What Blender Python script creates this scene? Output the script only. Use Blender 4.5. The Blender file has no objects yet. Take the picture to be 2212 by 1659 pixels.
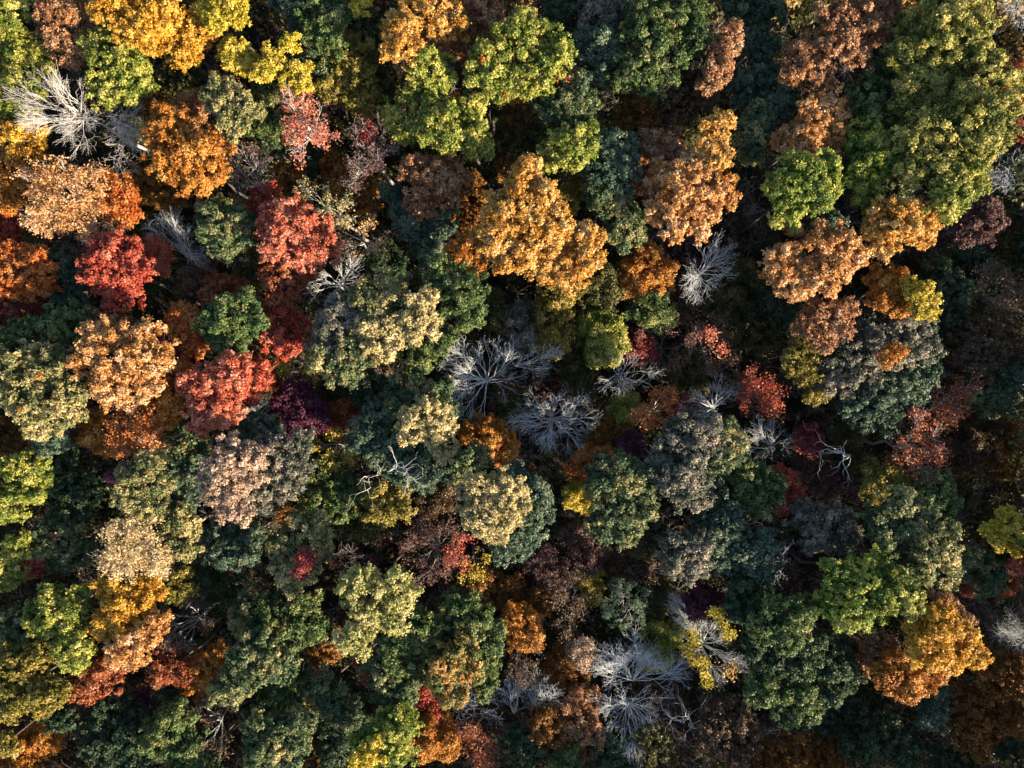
import bpy, math, random
import numpy as np

# ------------------------------------------------------------------ camera, sky, sun, exposure
S = bpy.context.scene
CAM_H = 100.0            # drone height above the forest floor, metres
F = 1640.0               # focal length in units of the 2212 px wide layout sheet
CX, CY = 1106.0, 829.5
cam_d = bpy.data.cameras.new('camera'); cam = bpy.data.objects.new('camera', cam_d)
S.collection.objects.link(cam); S.camera = cam
cam.location = (0, 0, CAM_H); cam.rotation_euler = (0, 0, 0)
cam_d.sensor_width = 36.0; cam_d.lens = 36.0 * F / 2212.0
cam_d.clip_start = 0.5; cam_d.clip_end = 5000

SUN_EL = math.radians(21); SUN_X, SUN_Y = 0.80, -0.60
W = bpy.data.worlds.new('World'); S.world = W; W.use_nodes = True
nt = W.node_tree; bg = nt.nodes['Background']
sky = nt.nodes.new('ShaderNodeTexSky'); sky.sky_type = 'NISHITA'; sky.sun_disc = False
sky.sun_elevation = SUN_EL; sky.sun_rotation = math.atan2(SUN_X, SUN_Y)
nt.links.new(sky.outputs[0], bg.inputs['Color']); bg.inputs['Strength'].default_value = 0.085
sl = bpy.data.lights.new('sun', 'SUN'); sl.energy = 5.0; sl.angle = math.radians(0.5); sl.color = (1.0, 0.80, 0.56)
so = bpy.data.objects.new('sun', sl); S.collection.objects.link(so)
sv = (math.cos(SUN_EL)*SUN_X, math.cos(SUN_EL)*SUN_Y, math.sin(SUN_EL))
from mathutils import Vector
so.rotation_euler = Vector(sv).to_track_quat('Z', 'Y').to_euler(); so.location = (60, -45, 60)
S.view_settings.view_transform = 'Standard'; S.view_settings.look = 'None'
S.view_settings.gamma = 1; S.view_settings.use_curve_mapping = False
S.view_settings.exposure = 1.75
S.render.engine = 'CYCLES'
S.cycles.max_bounces = 5; S.cycles.diffuse_bounces = 3; S.cycles.transmission_bounces = 2; S.cycles.glossy_bounces = 1
C = S.collection

# ------------------------------------------------------------------ helpers
def at(px, py, z):
    """a point of the layout sheet (2212 x 1659) to world metres at height z"""
    k = (CAM_H - z) / F
    return np.array([(px-CX)*k, -(py-CY)*k, z])

def quad_mesh(name, V, tint, mat):
    """V: (n,4,3) folded leaves"""
    n = len(V); me = bpy.data.meshes.new(name); NLEAF[0] += n
    me.vertices.add(4*n); me.vertices.foreach_set('co', V.reshape(-1).astype(np.float32))
    me.loops.add(4*n); me.loops.foreach_set('vertex_index', np.arange(4*n, dtype=np.int32))
    me.polygons.add(n); me.polygons.foreach_set('loop_start', np.arange(0, 4*n, 4, dtype=np.int32))
    at_ = me.attributes.new('tint', 'FLOAT', 'FACE'); at_.data.foreach_set('value', tint.astype(np.float32))
    me.update(calc_edges=True); me.materials.append(mat)
    return me

def unit(v):
    return v / np.maximum(np.linalg.norm(v, axis=-1, keepdims=True), 1e-6)

def leaves(rng, P, N, size, jit=0.75, up=0.35, slim=0.62):
    """folded rhombic leaf sprays at points P, facing about N"""
    n = len(P)
    nn = unit(N*0.8 + np.array([0, 0, up]) + rng.normal(0, jit, (n, 3))*0.75)
    a = unit(np.cross(nn, rng.normal(0, 1, (n, 3)))); b = np.cross(nn, a)
    s = (size * rng.uniform(0.6, 1.35, n))[:, None]
    w = s*slim
    V = np.empty((n, 4, 3))
    fold = nn * s * rng.uniform(0.05, 0.4, (n, 1))
    V[:, 0] = P - a*s*0.5 ; V[:, 2] = P + a*s*0.5 - fold*0.6
    V[:, 1] = P + b*w*0.5 + fold*0.5 + a*s*0.08; V[:, 3] = P - b*w*0.5 + fold*0.5 + a*s*0.08
    return V

def sph(rng, n, zmin=-1.0):
    z = rng.uniform(zmin, 1, n); t = rng.uniform(0, 2*np.pi, n); r = np.sqrt(1-z*z)
    return np.stack([r*np.cos(t), r*np.sin(t), z], 1)

def tubes(name, A, B, ra, rb, sides, mat):
    """tapered sticks from A to B, one mesh"""
    n = len(A); d = unit(B-A)
    ref = np.where(np.abs(d[:, 2:3]) > 0.9, np.array([[1., 0, 0]]), np.array([[0, 0, 1.]]))
    u = unit(np.cross(d, ref)); v = np.cross(d, u)
    t = np.arange(sides)*2*np.pi/sides
    ring = u[:, None]*np.cos(t)[None, :, None] + v[:, None]*np.sin(t)[None, :, None]
    ext = d*(np.minimum(rb, 0.1)[:, None])*0.6
    VA = A[:, None]-ext[:, None]*0.5 + ring*ra[:, None, None]; VB = B[:, None]+ext[:, None] + ring*rb[:, None, None]
    V = np.concatenate([VA, VB], 1).reshape(-1, 3)
    i = np.arange(sides); j = (i+1) % sides
    f = np.stack([i, j, j+sides, i+sides], 1)
    FA = (f[None]+(np.arange(n)*2*sides)[:, None, None]).reshape(-1)
    me = bpy.data.meshes.new(name)
    me.vertices.add(len(V)); me.vertices.foreach_set('co', V.reshape(-1).astype(np.float32))
    me.loops.add(len(FA)); me.loops.foreach_set('vertex_index', FA.astype(np.int32))
    m = len(FA)//4; me.polygons.add(m); me.polygons.foreach_set('loop_start', np.arange(0, 4*m, 4, dtype=np.int32))
    me.update(calc_edges=True); me.materials.append(mat)
    if sides >= 5: me.polygons.foreach_set('use_smooth', np.ones(m, dtype=bool))
    return me

def link(name, me, parent, kind=None):
    o = bpy.data.objects.new(name, me); C.objects.link(o)
    if parent is not None:
        o.parent = parent
    if kind: o['kind'] = kind
    return o

# ------------------------------------------------------------------ materials
def leaf_material(name, cols, accent):
    m = bpy.data.materials.new('leaf_'+name); m.use_nodes = True; t = m.node_tree; N = t.nodes; L = t.links
    p = N['Principled BSDF']; out = N['Material Output']
    a = N.new('ShaderNodeAttribute'); a.attribute_name = 'tint'
    tc = N.new('ShaderNodeTexCoord'); nz = N.new('ShaderNodeTexNoise'); nz.inputs['Scale'].default_value = 0.42
    nz.inputs['Detail'].default_value = 3
    L.new(tc.outputs['Object'], nz.inputs['Vector'])
    mm = N.new('ShaderNodeMath'); mm.operation = 'MULTIPLY_ADD'; L.new(nz.outputs[0], mm.inputs[0])
    amp = 1.7 if name in ('cream', 'oak', 'moss', 'vgreen', 'tinged', 'ygreen', 'green', 'gpink', 'lemon') else 1.1
    mm.inputs[1].default_value = amp; mm.inputs[2].default_value = -amp/2
    ad = N.new('ShaderNodeMath'); ad.operation = 'ADD'; L.new(a.outputs['Fac'], ad.inputs[0]); L.new(mm.outputs[0], ad.inputs[1])
    r = N.new('ShaderNodeValToRGB'); e = r.color_ramp.elements
    e[0].position = 0.0; e[0].color = (*cols[0], 1); e[1].position = 0.34; e[1].color = (*cols[1], 1)
    for pos, c in ((0.62, cols[2]), (0.9, cols[3]), (1.12, None)):
        if c: x = r.color_ramp.elements.new(pos); x.color = (*c, 1)
    L.new(ad.outputs[0], r.inputs[0])
    # accent leaves: tint above 1.5
    gt = N.new('ShaderNodeMath'); gt.operation = 'GREATER_THAN'; gt.inputs[1].default_value = 1.5
    L.new(a.outputs['Fac'], gt.inputs[0])
    mx = N.new('ShaderNodeMix'); mx.data_type = 'RGBA'; L.new(gt.outputs[0], mx.inputs['Factor'])
    L.new(r.outputs[0], mx.inputs['A']); mx.inputs['B'].default_value = (*accent, 1)
    L.new(mx.outputs['Result'], p.inputs['Base Color'])
    p.inputs['Roughness'].default_value = 0.55; p.inputs['Specular IOR Level'].default_value = 0.4
    tr = N.new('ShaderNodeBsdfTranslucent'); L.new(mx.outputs['Result'], tr.inputs['Color'])
    ms = N.new('ShaderNodeMixShader'); ms.inputs[0].default_value = 0.28
    L.new(p.outputs[0], ms.inputs[1]); L.new(tr.outputs[0], ms.inputs[2]); L.new(ms.outputs[0], out.inputs['Surface'])
    return m

def bark_material(name, c1, c2, rough=0.9):
    m = bpy.data.materials.new(name); m.use_nodes = True; t = m.node_tree; N = t.nodes; L = t.links
    p = N['Principled BSDF']; tc = N.new('ShaderNodeTexCoord'); nz = N.new('ShaderNodeTexNoise')
    nz.inputs['Scale'].default_value = 3.0; nz.inputs['Detail'].default_value = 5
    mp = N.new('ShaderNodeMapping'); mp.inputs['Scale'].default_value = (2, 2, 0.5)
    L.new(tc.outputs['Object'], mp.inputs[0]); L.new(mp.outputs[0], nz.inputs['Vector'])
    r = N.new('ShaderNodeValToRGB'); e = r.color_ramp.elements
    e[0].position = 0.35; e[0].color = (*c1, 1); e[1].position = 0.65; e[1].color = (*c2, 1)
    L.new(nz.outputs[0], r.inputs[0]); L.new(r.outputs[0], p.inputs['Base Color']); p.inputs['Roughness'].default_value = rough
    bp = N.new('ShaderNodeBump'); bp.inputs['Strength'].default_value = 0.4; L.new(nz.outputs[0], bp.inputs['Height'])
    L.new(bp.outputs[0], p.inputs['Normal'])
    return m

RED = (.42, .06, .03); ORA = (.5, .17, .03); YEL = (.5, .36, .04); GRN = (.07, .14, .04)
PAL = {
 'gold': ((.27,.10,.012),(.48,.23,.03),(.58,.35,.09),(.66,.47,.20)),
 'amber':  ((.20,.06,.010), (.38,.14,.015), (.48,.21,.025), (.55,.30,.06)),
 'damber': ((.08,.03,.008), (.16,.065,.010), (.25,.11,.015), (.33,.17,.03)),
 'peach': ((.27,.10,.02),(.48,.22,.055),(.60,.34,.14),(.66,.46,.28)),
 'copper': ((.15,.06,.03),(.29,.13,.055),(.39,.20,.09),(.48,.29,.16)),
 'orange': ((.26,.05,.01), (.45,.12,.02), (.54,.18,.035), (.56,.26,.06)),
 'rust':   ((.12,.03,.01), (.25,.065,.02), (.34,.10,.035), (.42,.16,.07)),
 'red': ((.19,.025,.015),(.36,.05,.03),(.46,.09,.05),(.55,.18,.10)),
 'coral': ((.28,.05,.03),(.45,.11,.06),(.57,.19,.11),(.64,.30,.19)),
 'crimson': ((.10,.012,.012),(.20,.025,.025),(.29,.045,.04),(.36,.10,.085)),
 'maroon': ((.06,.03,.028),(.11,.052,.047),(.16,.08,.07),(.21,.12,.10)),
 'purple': ((.04,.008,.025), (.075,.012,.04), (.11,.02,.06), (.15,.04,.08)),
 'yellow': ((.26,.22,.02), (.42,.34,.025), (.54,.42,.04), (.62,.50,.09)),
 'ygreen': ((.05,.10,.015),(.15,.20,.025),(.34,.34,.05),(.58,.54,.13)),
 'olivey': ((.06,.07,.012), (.15,.14,.02), (.26,.20,.025), (.38,.28,.05)),
 'green':  ((.028,.06,.018), (.055,.105,.027), (.11,.165,.04), (.25,.26,.07)),
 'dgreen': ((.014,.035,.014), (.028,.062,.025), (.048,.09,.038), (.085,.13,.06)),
 'teal': ((.022,.055,.036),(.045,.095,.058),(.085,.14,.085),(.17,.22,.13)),
 'oak': ((.03,.065,.03),(.06,.11,.045),(.15,.18,.065),(.40,.34,.13)),
 'cream': ((.05,.08,.03),(.13,.15,.055),(.32,.28,.10),(.56,.47,.22)),
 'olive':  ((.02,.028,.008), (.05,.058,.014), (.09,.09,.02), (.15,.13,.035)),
 'gpink': ((.045,.06,.042),(.10,.115,.082),(.20,.19,.145),(.34,.28,.22)),
 'pinkc': ((.12,.09,.07),(.30,.21,.15),(.50,.35,.25),(.64,.48,.36)),
 'brown':  ((.035,.022,.012), (.075,.045,.022), (.12,.075,.04), (.18,.12,.07)),
 'moss': ((.05,.08,.02),(.16,.18,.035),(.36,.33,.06),(.58,.50,.13)),
 'vgreen': ((.03,.08,.012),(.10,.17,.022),(.28,.32,.035),(.55,.52,.09)),
 'straw': ((.26,.16,.06),(.46,.32,.14),(.60,.46,.23),(.70,.58,.35)),
 'lemon': ((.12,.14,.04),(.30,.31,.09),(.50,.47,.17),(.64,.58,.28)),
 'tinged': ((.04,.075,.02),(.10,.13,.03),(.30,.20,.045),(.46,.27,.07)),
 'dgold': ((.26,.10,.012),(.47,.23,.02),(.60,.35,.03),(.68,.47,.07)),
 'butter': ((.14,.14,.06),(.34,.29,.12),(.54,.44,.2),(.68,.58,.32)),
 'mix':    ((.03,.05,.02), (.09,.08,.02), (.22,.11,.02), (.3,.2,.05)),
}
def paler(c, k):
    return tuple(v*(1-k)+q*k for v, q in zip(c, (.62, .52, .36)))
PAL = {k: (v[0], v[1], paler(v[2], .02 if k in ('purple', 'maroon', 'olive', 'dgreen', 'brown', 'damber') else .04), paler(v[3], .04 if k in ('purple', 'maroon', 'olive', 'dgreen', 'brown', 'damber') else .12)) for k, v in PAL.items()}
ACC = {'oak': RED, 'cream': ORA, 'ygreen': ORA, 'green': ORA, 'dgreen': (.16,.03,.02), 'teal': YEL, 'gpink': RED,
       'gold': (.3,.12,.03), 'amber': (.3,.09,.02),
 'mix': RED, 'olive': YEL, 'tinged': ORA, 'moss': ORA, 'vgreen': YEL, 'brown': ORA, 'pinkc': GRN}
# share of lobes that turned a colour of their own
ACCP = {'oak': .003, 'cream': .005, 'ygreen': .003, 'moss': .004, 'tinged': .04, 'gpink': .002}
LM = {k: leaf_material(k, v, ACC.get(k, v[3])) for k, v in PAL.items()}
BARK = bark_material('bark', (.035,.028,.022), (.10,.085,.07))
TWIG = bark_material('grey_twig', (.44,.48,.51), (.64,.68,.71))
DEAD = bark_material('bleached_wood', (.36,.35,.34), (.64,.62,.60), 0.8)
DARKTWIG = bark_material('brown_twig', (.16,.14,.14), (.32,.29,.28))
NLEAF = [0]
# ------------------------------------------------------------------ the trees
# palette | style | height of the top (m) | trunk foot on the layout sheet, or - | crown billows x,y,r | label
# styles: D dense broadleaf, F soft fine-leaved, S thin crown with branches showing, B leafless, N dead snag, K starry sprays, C evergreen
TREES = '''
ygreen|D|21|-|22,25,42 12,66,30|yellow-green tree in the extreme top left corner of the forest
dgreen|D|18|-|72,55,42 60,100,28|dark green tree between the corner tree and the rusty brown tree
copper|D|22|-|140,62,42 160,105,36 130,18,38 190,22,34|rusty brown tree left of the brilliant golden tree at the top
dgold|D|25|-|283,38,48 355,22,42 305,74,28 232,18,32 325,55,30|brilliant golden yellow tree at the top edge, left of the middle
dgold|D|23|-|385,98,36 408,128,22 430,72,38 370,70,28 345,95,24|deep golden orange crown hanging below the brilliant golden tree
yellow|D|24|-|460,25,27 470,50,18 510,12,28 513,45,18|lemon yellow tree at the top edge with two drooping tongues
ygreen|D|23|-|250,125,52 280,160,42 240,192,38 208,92,22 275,190,28|olive-lime round tree above the sprawling white dead tree
ygreen|D|20|-|28,120,45 62,165,48 22,215,42 74,112,26 55,235,24|speckled lime tree filling the left edge behind the white dead tree
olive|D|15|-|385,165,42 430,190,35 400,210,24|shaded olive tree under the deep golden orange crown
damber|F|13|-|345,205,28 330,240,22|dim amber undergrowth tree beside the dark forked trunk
dead|B|23|318,318|90,205,45 130,170,34 60,240,36 170,215,42 205,190,28 120,270,36 150,300,30 50,215,24 100,140,20|big bleached dead tree sprawling leftwards with long forked white limbs
dead|B|19|312,300|283,250,18 275,285,24 295,310,20 268,278,14|small crooked white dead tree right beside the big bleached one
dead|B|18|330,388|262,350,18 250,367,22 275,372,24|little pale dead tree reaching left above the peach tree
dgold|D|20|-|50,307,38 80,292,24 35,290,22|golden yellow tree under the lowest limbs of the big dead tree
amber|D|19|-|40,370,42 20,410,30 60,345,26 20,440,24|amber tree at the left edge beside the peach twiggy tree
peach|S|22|-|150,430,68 105,385,38 180,470,45 120,475,38 190,395,34|large peach-orange tree with many pale twigs poking through
orange|F|19|-|258,420,34 272,455,26 240,445,26|thin orange tree between the peach tree and the grey bare thicket
amber|D|23|-|367,283,45 433,333,50 375,345,42 470,310,32 415,390,36 345,300,28 455,370,32|broad golden orange tree with a ragged outline below the cream oak
copper|F|19|-|400,245,30 420,225,22|small brown crown tucked above the broad golden orange tree
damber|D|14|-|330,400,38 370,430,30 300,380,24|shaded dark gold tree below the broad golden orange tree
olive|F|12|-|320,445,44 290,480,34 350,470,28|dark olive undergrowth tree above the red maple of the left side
yellow|D|22|-|515,120,28 530,145,20 500,128,18|small yellow-green crown left of the twin yellow tufts
yellow|D|23|-|590,138,26 575,155,18 625,95,16|yellow tuft-like tree, upper one of two side by side
yellow|D|22|-|640,160,24 636,182,20 660,185,13|yellow tuft-like tree, lower right one of two side by side
cream|D|23|-|480,205,34 522,240,38 478,225,24 505,275,28|grey-green oak dusted with cream, left of the salmon tree
oak|D|21|-|485,495,50 455,470,30 515,480,34 500,530,30|dark green round oak with cream tips beside the grey bare thicket
twig|B|16|440,575|375,490,42 345,480,24 400,520,34 360,510,28 420,550,28|blue-grey leafless tree leaning left, fine twigs like a brush
twig|S|19|-|513,377,38 535,400,26 555,345,20|thin pinkish tree of bare twigs right of the broad golden tree
coral|F|15|-|335,535,24 350,562,24|salmon crown half hidden beneath the blue-grey leafless tree
red|D|22|-|255,560,44 225,590,38 280,620,38 235,535,30 260,645,28 295,580,28|bright red maple standing alone left of the grey bare thicket
teal|D|18|-|147,585,36 150,625,34 135,560,24 160,645,22|small grey-green tree between the orange-red tree and the red maple
orange|D|20|-|50,595,48 85,570,28 35,555,28 90,610,30 20,625,28|orange-red tree at the left edge, left of the small grey-green tree
red|D|17|-|14,475,32 20,520,24|dark red tree cut by the left edge below the amber tree
copper|D|16|-|60,640,26 35,655,26 95,560,16|dull copper crown under the orange-red tree at the left edge
teal|D|19|-|640,28,32 645,62,22 618,12,22|grey-teal tree at the top edge right of the lemon yellow tree
green|D|21|-|700,28,42 690,72,32 715,95,26 735,40,28|green tree with lemon patches at the top edge
olive|D|17|-|785,22,30 790,62,36 800,100,28|shaded dark green tree left of the sandy gold tree at the top
yellow|D|22|-|780,6,18|small bright yellow crown cut by the top edge
gold|D|23|-|937,35,48 975,60,34 900,20,30|tall sandy gold tree at the top edge, biggest of the three gold crowns
gold|D|24|-|870,83,36 860,55,24 885,110,26 850,110,20|round light gold crown lower left of the tall sandy gold tree
copper|D|21|-|930,100,30 875,135,22 950,85,22|small tan crown below the tall sandy gold tree
copper|D|20|-|1046,28,32 1050,60,26 1020,15,24|orange-brown tree at the top edge next to the lime tree
copper|D|18|-|996,98,28 1010,70,22|small shaded tan crown left of the large lime tree
oak|D|19|-|668,95,20 700,130,32 700,165,26|grey-green tree with a few cream tips above the salmon tree
olivey|D|19|-|770,115,36 762,170,40 788,215,32 710,195,22 745,135,24|olive-gold tree with bronze tips in the upper left middle
olive|D|15|-|836,155,42 830,205,32 845,115,24|shaded green tree between the olive-gold and the lime trees
green|D|20|-|586,205,36 600,240,36 573,275,26 620,260,22|blue-green tree directly left of the salmon tree
dgreen|D|14|-|590,310,30 620,300,26|dark green low tree beneath the blue-green tree
coral|S|22|-|660,235,28 670,275,34 640,290,28 690,300,22|salmon-pink tree with open branches in the upper left
maroon|S|20|-|795,300,38 830,330,32 780,345,32 815,360,24|dusky pink nearly bare tree left of the lime trees
+crimson|F|19|-|793,285,14|tiny red leaf tuft on top of the dusky pink tree
ygreen|D|23|-|925,140,36 905,165,22 945,170,26|bright lime crown under the light gold crown
ygreen|D|22|-|905,210,28 955,190,26 930,230,22 975,232,22|lime crown of small separate tufts in the middle of the lime group
ygreen|D|23|-|953,275,36 935,295,24 975,300,22 920,268,18|thick bright lime crown at the lower end of the lime group
ygreen|D|20|-|863,267,26 878,290,18 845,245,20|small lime crown right of the dusky pink tree
ygreen|D|22|-|1030,300,32 1010,260,26 1040,320,20 1020,230,22|lime crown right of the thick bright lime crown
olive|D|16|-|900,315,28 925,335,24 870,310,20|dark green crown in the shade under the lime group
ygreen|D|24|-|1055,140,40 1065,190,30 1035,165,22 1080,165,24|lime tree with a domed top left of the widest lime tree
ygreen|D|24|-|1120,110,42 1180,105,42 1170,158,38 1130,60,32 1125,180,28 1205,125,26 1090,80,24|widest lime yellow tree of the top middle, finely dappled
amber|D|18|-|1215,155,24 1118,208,16|small orange crown showing beneath the widest lime tree
oak|D|22|-|1240,190,30 1190,235,34 1255,232,32 1225,220,26|grey-green oak with cream edges below the widest lime tree
dgreen|D|17|-|1225,38,42 1245,85,32 1215,10,26|dark green tree at the top edge right of the lime tree
gpink|D|19|-|1300,45,42 1285,85,38 1330,25,30|dull grey-mauve green tree at the top edge
teal|D|20|-|1296,105,36 1306,150,38 1270,125,28 1320,125,24|dim grey-green oak left of the red-flecked oak
green|D|23|-|1395,35,46 1470,40,48 1400,95,42 1440,130,44 1360,160,34 1410,180,26 1500,90,26 1500,30,26|big green oak flecked with red and yellow leaves at the top
copper|D|22|-|1549,150,24 1573,90,22 1536,180,24 1560,120,22 1580,65,14|narrow dusty-pink brown tree standing upright beside the flecked oak
brown|D|17|-|1510,185,24 1490,160,18 1520,215,20|shadowed brown crown at the foot of the narrow dusty-pink tree
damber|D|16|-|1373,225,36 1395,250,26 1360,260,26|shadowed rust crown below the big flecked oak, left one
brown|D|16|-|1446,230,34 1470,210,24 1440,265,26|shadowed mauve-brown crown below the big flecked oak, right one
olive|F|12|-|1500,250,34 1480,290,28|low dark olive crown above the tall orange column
dgreen|D|19|-|1623,18,48 1660,30,34 1590,8,28|dark green tree at the top edge left of the copper giant
teal|D|18|-|1630,80,32 1655,100,26 1600,95,22|blue-green crown below the dark green tree at the top
teal|D|18|-|1625,185,36 1655,170,30 1615,220,26 1645,145,24|dim sea-green tree in the upper right middle
oak|D|20|-|1630,275,34 1620,310,28 1645,250,26 1625,335,20|grey-green tree with pale tips left of the copper tree
gold|D|24|-|1540,285,26 1532,320,26 1550,345,26 1525,360,20 1560,265,20|upright orange and gold column of a tree with a glowing left rim
peach|D|24|-|1480,420,58 1530,400,44 1440,390,38 1495,470,42 1430,455,32 1555,420,30 1460,490,26 1500,360,28|large salmon-orange dome below the upright orange column
copper|D|21|-|1430,318,36 1405,305,24 1455,340,26|tan orange crown atop the large salmon-orange dome
copper|D|17|-|1400,360,28 1390,395,24|shadowed orange crown wedged left of the salmon-orange dome
ygreen|D|23|-|1230,315,38 1265,300,26 1185,340,26 1235,350,24 1270,325,18|lime tree above the biggest orange tree
olive|D|15|-|1110,320,40 1150,350,30 1120,270,36 1160,300,30|deep green shaded tree between two lime trees
damber|F|15|-|1110,265,26 1100,360,22|dim orange crown in the gap under the lime trees
teal|D|22|-|1325,320,38 1345,370,34 1300,385,32 1310,345,28|grey-green tall oak left of the salmon-orange dome
oak|D|21|-|1310,430,36 1340,455,28 1285,415,26|greyish oak with cream and rust tips, middle of the column of oaks
oak|D|20|-|1357,495,32 1335,515,24 1365,465,22|lowest oak of the column between the two biggest orange trees
gold|D|25|-|1130,415,42 1100,450,38 1170,430,38 1180,485,42 1085,490,42 1150,520,46 1110,560,38 1140,370,28 1060,525,32 1145,470,40|biggest glowing orange-gold tree in the upper centre
+amber|D|22|-|1010,545,30 985,550,18 1030,565,20 1035,520,18|orange lobe of a smaller tree at the left foot of the biggest orange tree
gold|D|23|-|1190,565,40 1250,530,38 1230,590,34 1275,515,26 1265,560,28|orange-gold crown at the right foot of the biggest orange tree
olivey|D|18|-|1232,425,20 1222,450,16 1240,390,18|small olive-gold crown wedged between the biggest orange tree and oaks
copper|D|21|-|936,383,38 978,378,34 892,372,26 912,440,30 968,412,28|copper-brown tree with a dark twiggy hollow, left of the biggest orange tree
damber|D|15|-|1003,427,44 1020,470,28 1000,395,24|dim amber crown in shadow left of the biggest orange tree
teal|D|19|-|900,480,36 945,475,32 930,520,34 845,422,18 875,450,26 925,555,22|dark blue-green tree below the copper-brown tree
damber|D|14|-|636,400,36 615,380,22 650,425,24|dim orange crown above the coral red tree
damber|D|15|-|766,410,38 725,355,24 740,390,26 790,440,24|dusky amber crown right of the pale half-bare tree
cream|S|21|-|700,440,38 740,455,34 730,480,26|half-bare cream tree with zigzag white twigs above the coral red tree
dead|S|20|-|770,500,40 800,520,26 745,515,28|half-bare tree with grey twigs and a few straw leaves
coral|D|23|-|640,495,58 600,470,36 690,535,36 655,540,36 600,520,34|big coral red tree, the largest red crown of the forest
rust|D|20|-|620,600,42 590,585,28 650,590,32 610,630,28|rust red crown just below the big coral red tree
red|D|17|-|578,430,28 560,460,22|dull red crown at the upper left of the coral red tree
twig|B|14|735,645|720,600,34 700,620,28 750,585,28|grey twiggy leafless tree below the coral red tree
copper|D|22|-|1733,125,32 1720,158,28 1768,160,26 1745,100,22|dusty copper tree left of the copper giant at the top right
copper|D|24|-|1842,50,52 1885,30,42 1820,95,38 1870,85,34 1905,10,30 1795,40,30 1850,120,24|copper giant at the top edge with a bright gold lower lip
moss|D|27|-|2059,30,52 2076,90,48 2040,60,36 2100,60,34 2095,115,28 2040,5,34|northern crown of the dark lime giants by the right edge
moss|D|25|-|1992,65,46 1985,115,42 1960,120,36 2019,140,42 1970,187,44 2010,175,32|mossy green crown between the copper giant and the lime giants
green|D|22|-|1909,180,38 1866,207,34 1912,215,38 1952,247,36 1880,235,26 1935,205,28|dark green crown below the copper giant
moss|D|27|-|2126,180,54 2152,217,42 2109,250,50 2142,283,38 2160,180,26 2090,210,34 2120,310,30|easternmost olive-gold giant, dotted with orange leaves
moss|D|25.5|-|2026,300,46 2076,300,40 1976,300,38 1992,362,42 2042,345,40 2020,255,32|speckled grey-olive giant in the middle of the giant group
ygreen|D|25.5|-|2076,400,38 2042,440,30 2095,375,28 2060,425,28 2050,395,26|southern tip of the giants with a bright lime rim
oak|D|19.0|-|1942,380,30 1960,340,26 1945,410,20|small grey-green crown wedged between lime tree and speckled giant
vgreen|D|23|-|1866,300,36 1886,348,34 1858,383,32 1876,427,26 1895,310,24|rich green tree with lime lower edges below the dark green crown
vgreen|D|24.5|-|1726,380,48 1775,365,30 1792,395,26 1690,417,36 1732,440,38 1700,472,28 1765,420,28|vivid green tree with lime tips in the right upper middle
peach|D|22|-|1759,267,42 1802,258,30 1716,310,36 1792,300,26 1765,235,26 1745,300,28|copper-orange tree above the vivid green tree
teal|D|19.0|-|1686,215,30 1679,245,24 1700,190,20|pale grey-green crown left of the copper-orange tree
brown|D|15.0|-|1790,210,28 1760,195,22|dark brown crown hidden between copper crowns
gold|D|24|-|1926,480,50 1976,490,38 1909,517,36 1955,460,28 1900,460,28 1990,505,24|orange-gold tree under the southern tip of the giants
peach|D|24|-|1750,550,55 1805,540,44 1700,590,38 1760,600,42 1680,560,30 1835,560,28 1720,620,30 1790,580,34|wide glowing peach-gold tree in the right middle
teal|D|15.0|-|1792,493,28 1770,510,20|dark teal crown between vivid green and peach-gold trees
maroon|D|17|-|2109,480,42 2135,470,26 2085,505,26|dusky pink-tipped crown near the right edge
rust|D|17|-|2197,165,28 2200,205,24|dark rust crown cut by the right edge beside the olive-gold giant
rust|D|15|-|2200,285,22|small dark orange crown on the right edge
twig|B|14|2120,380|2159,372,36 2180,350,24 2150,400,24|dim leafless tree in the shade right of the giants
twig|B|14|2215,30|2195,25,42 2160,40,24|dim leafless tree in the top right corner
brown|F|10.0|-|2165,430,44 2195,460,32|dark bronze low crown under the leafless tree at the right edge
crimson|D|17|-|67,678,42 15,700,34 107,672,28 30,670,24|dark crimson tree at the left edge above the great green oak
green|D|21|-|167,692,38 130,705,34 90,718,34 25,742,28 60,715,26 200,700,22|deep green crown forming the top of the great green oak group
cream|D|24|-|65,790,48 120,795,38 20,815,36 60,860,46 125,865,46 150,890,28 95,910,34 160,840,26|great green oak with creamy yellow tips at the left edge
+teal|D|21|-|110,950,30 100,925,24 130,935,20|small silver-green crown dangling under the great oak
peach|D|25|-|267,755,56 215,730,30 322,740,38 195,780,34 310,790,42 260,835,42 320,830,30 352,765,22 225,825,26 195,755,22|large pale gold tree right of the great green oak
copper|D|20|-|245,710,28 220,700,20 270,705,22|brown shadowed crown above the large pale gold tree
amber|D|22|-|350,870,34 335,895,24 372,890,24|small amber crown under the right side of the pale gold tree
orange|D|20|-|372,830,32 390,800,24 360,810,22|orange crown between pale gold tree and coral tree
orange|S|23|-|283,930,44 310,945,28 320,915,28 270,965,22|orange tree with dark twigs showing, below the pale gold tree
amber|D|20|-|212,935,34 195,915,22 235,960,24|shaded amber crown left of the orange twiggy tree
crimson|D|19|-|377,758,36 408,782,24 360,730,20 392,745,22|crimson tree tucked behind the pale gold tree
orange|D|20|-|402,695,32 415,740,26 420,715,28 390,680,22|orange tree left of the emerald green tree
green|D|22|-|500,695,46 530,655,28 470,715,34 500,745,34 545,690,26 460,690,26|emerald green tree in the left middle above the coral tree
rust|D|18|-|483,632,32 455,640,22 515,630,22|rusty crown above the emerald green tree
brown|D|17|-|427,622,30 415,600,22|grey-brown crown left of the rusty crown
coral|D|24|-|455,845,50 500,815,40 440,890,36 425,830,30 485,885,34 510,790,24|coral pink tree, brightest of the lower left, beside the pale gold tree
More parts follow.
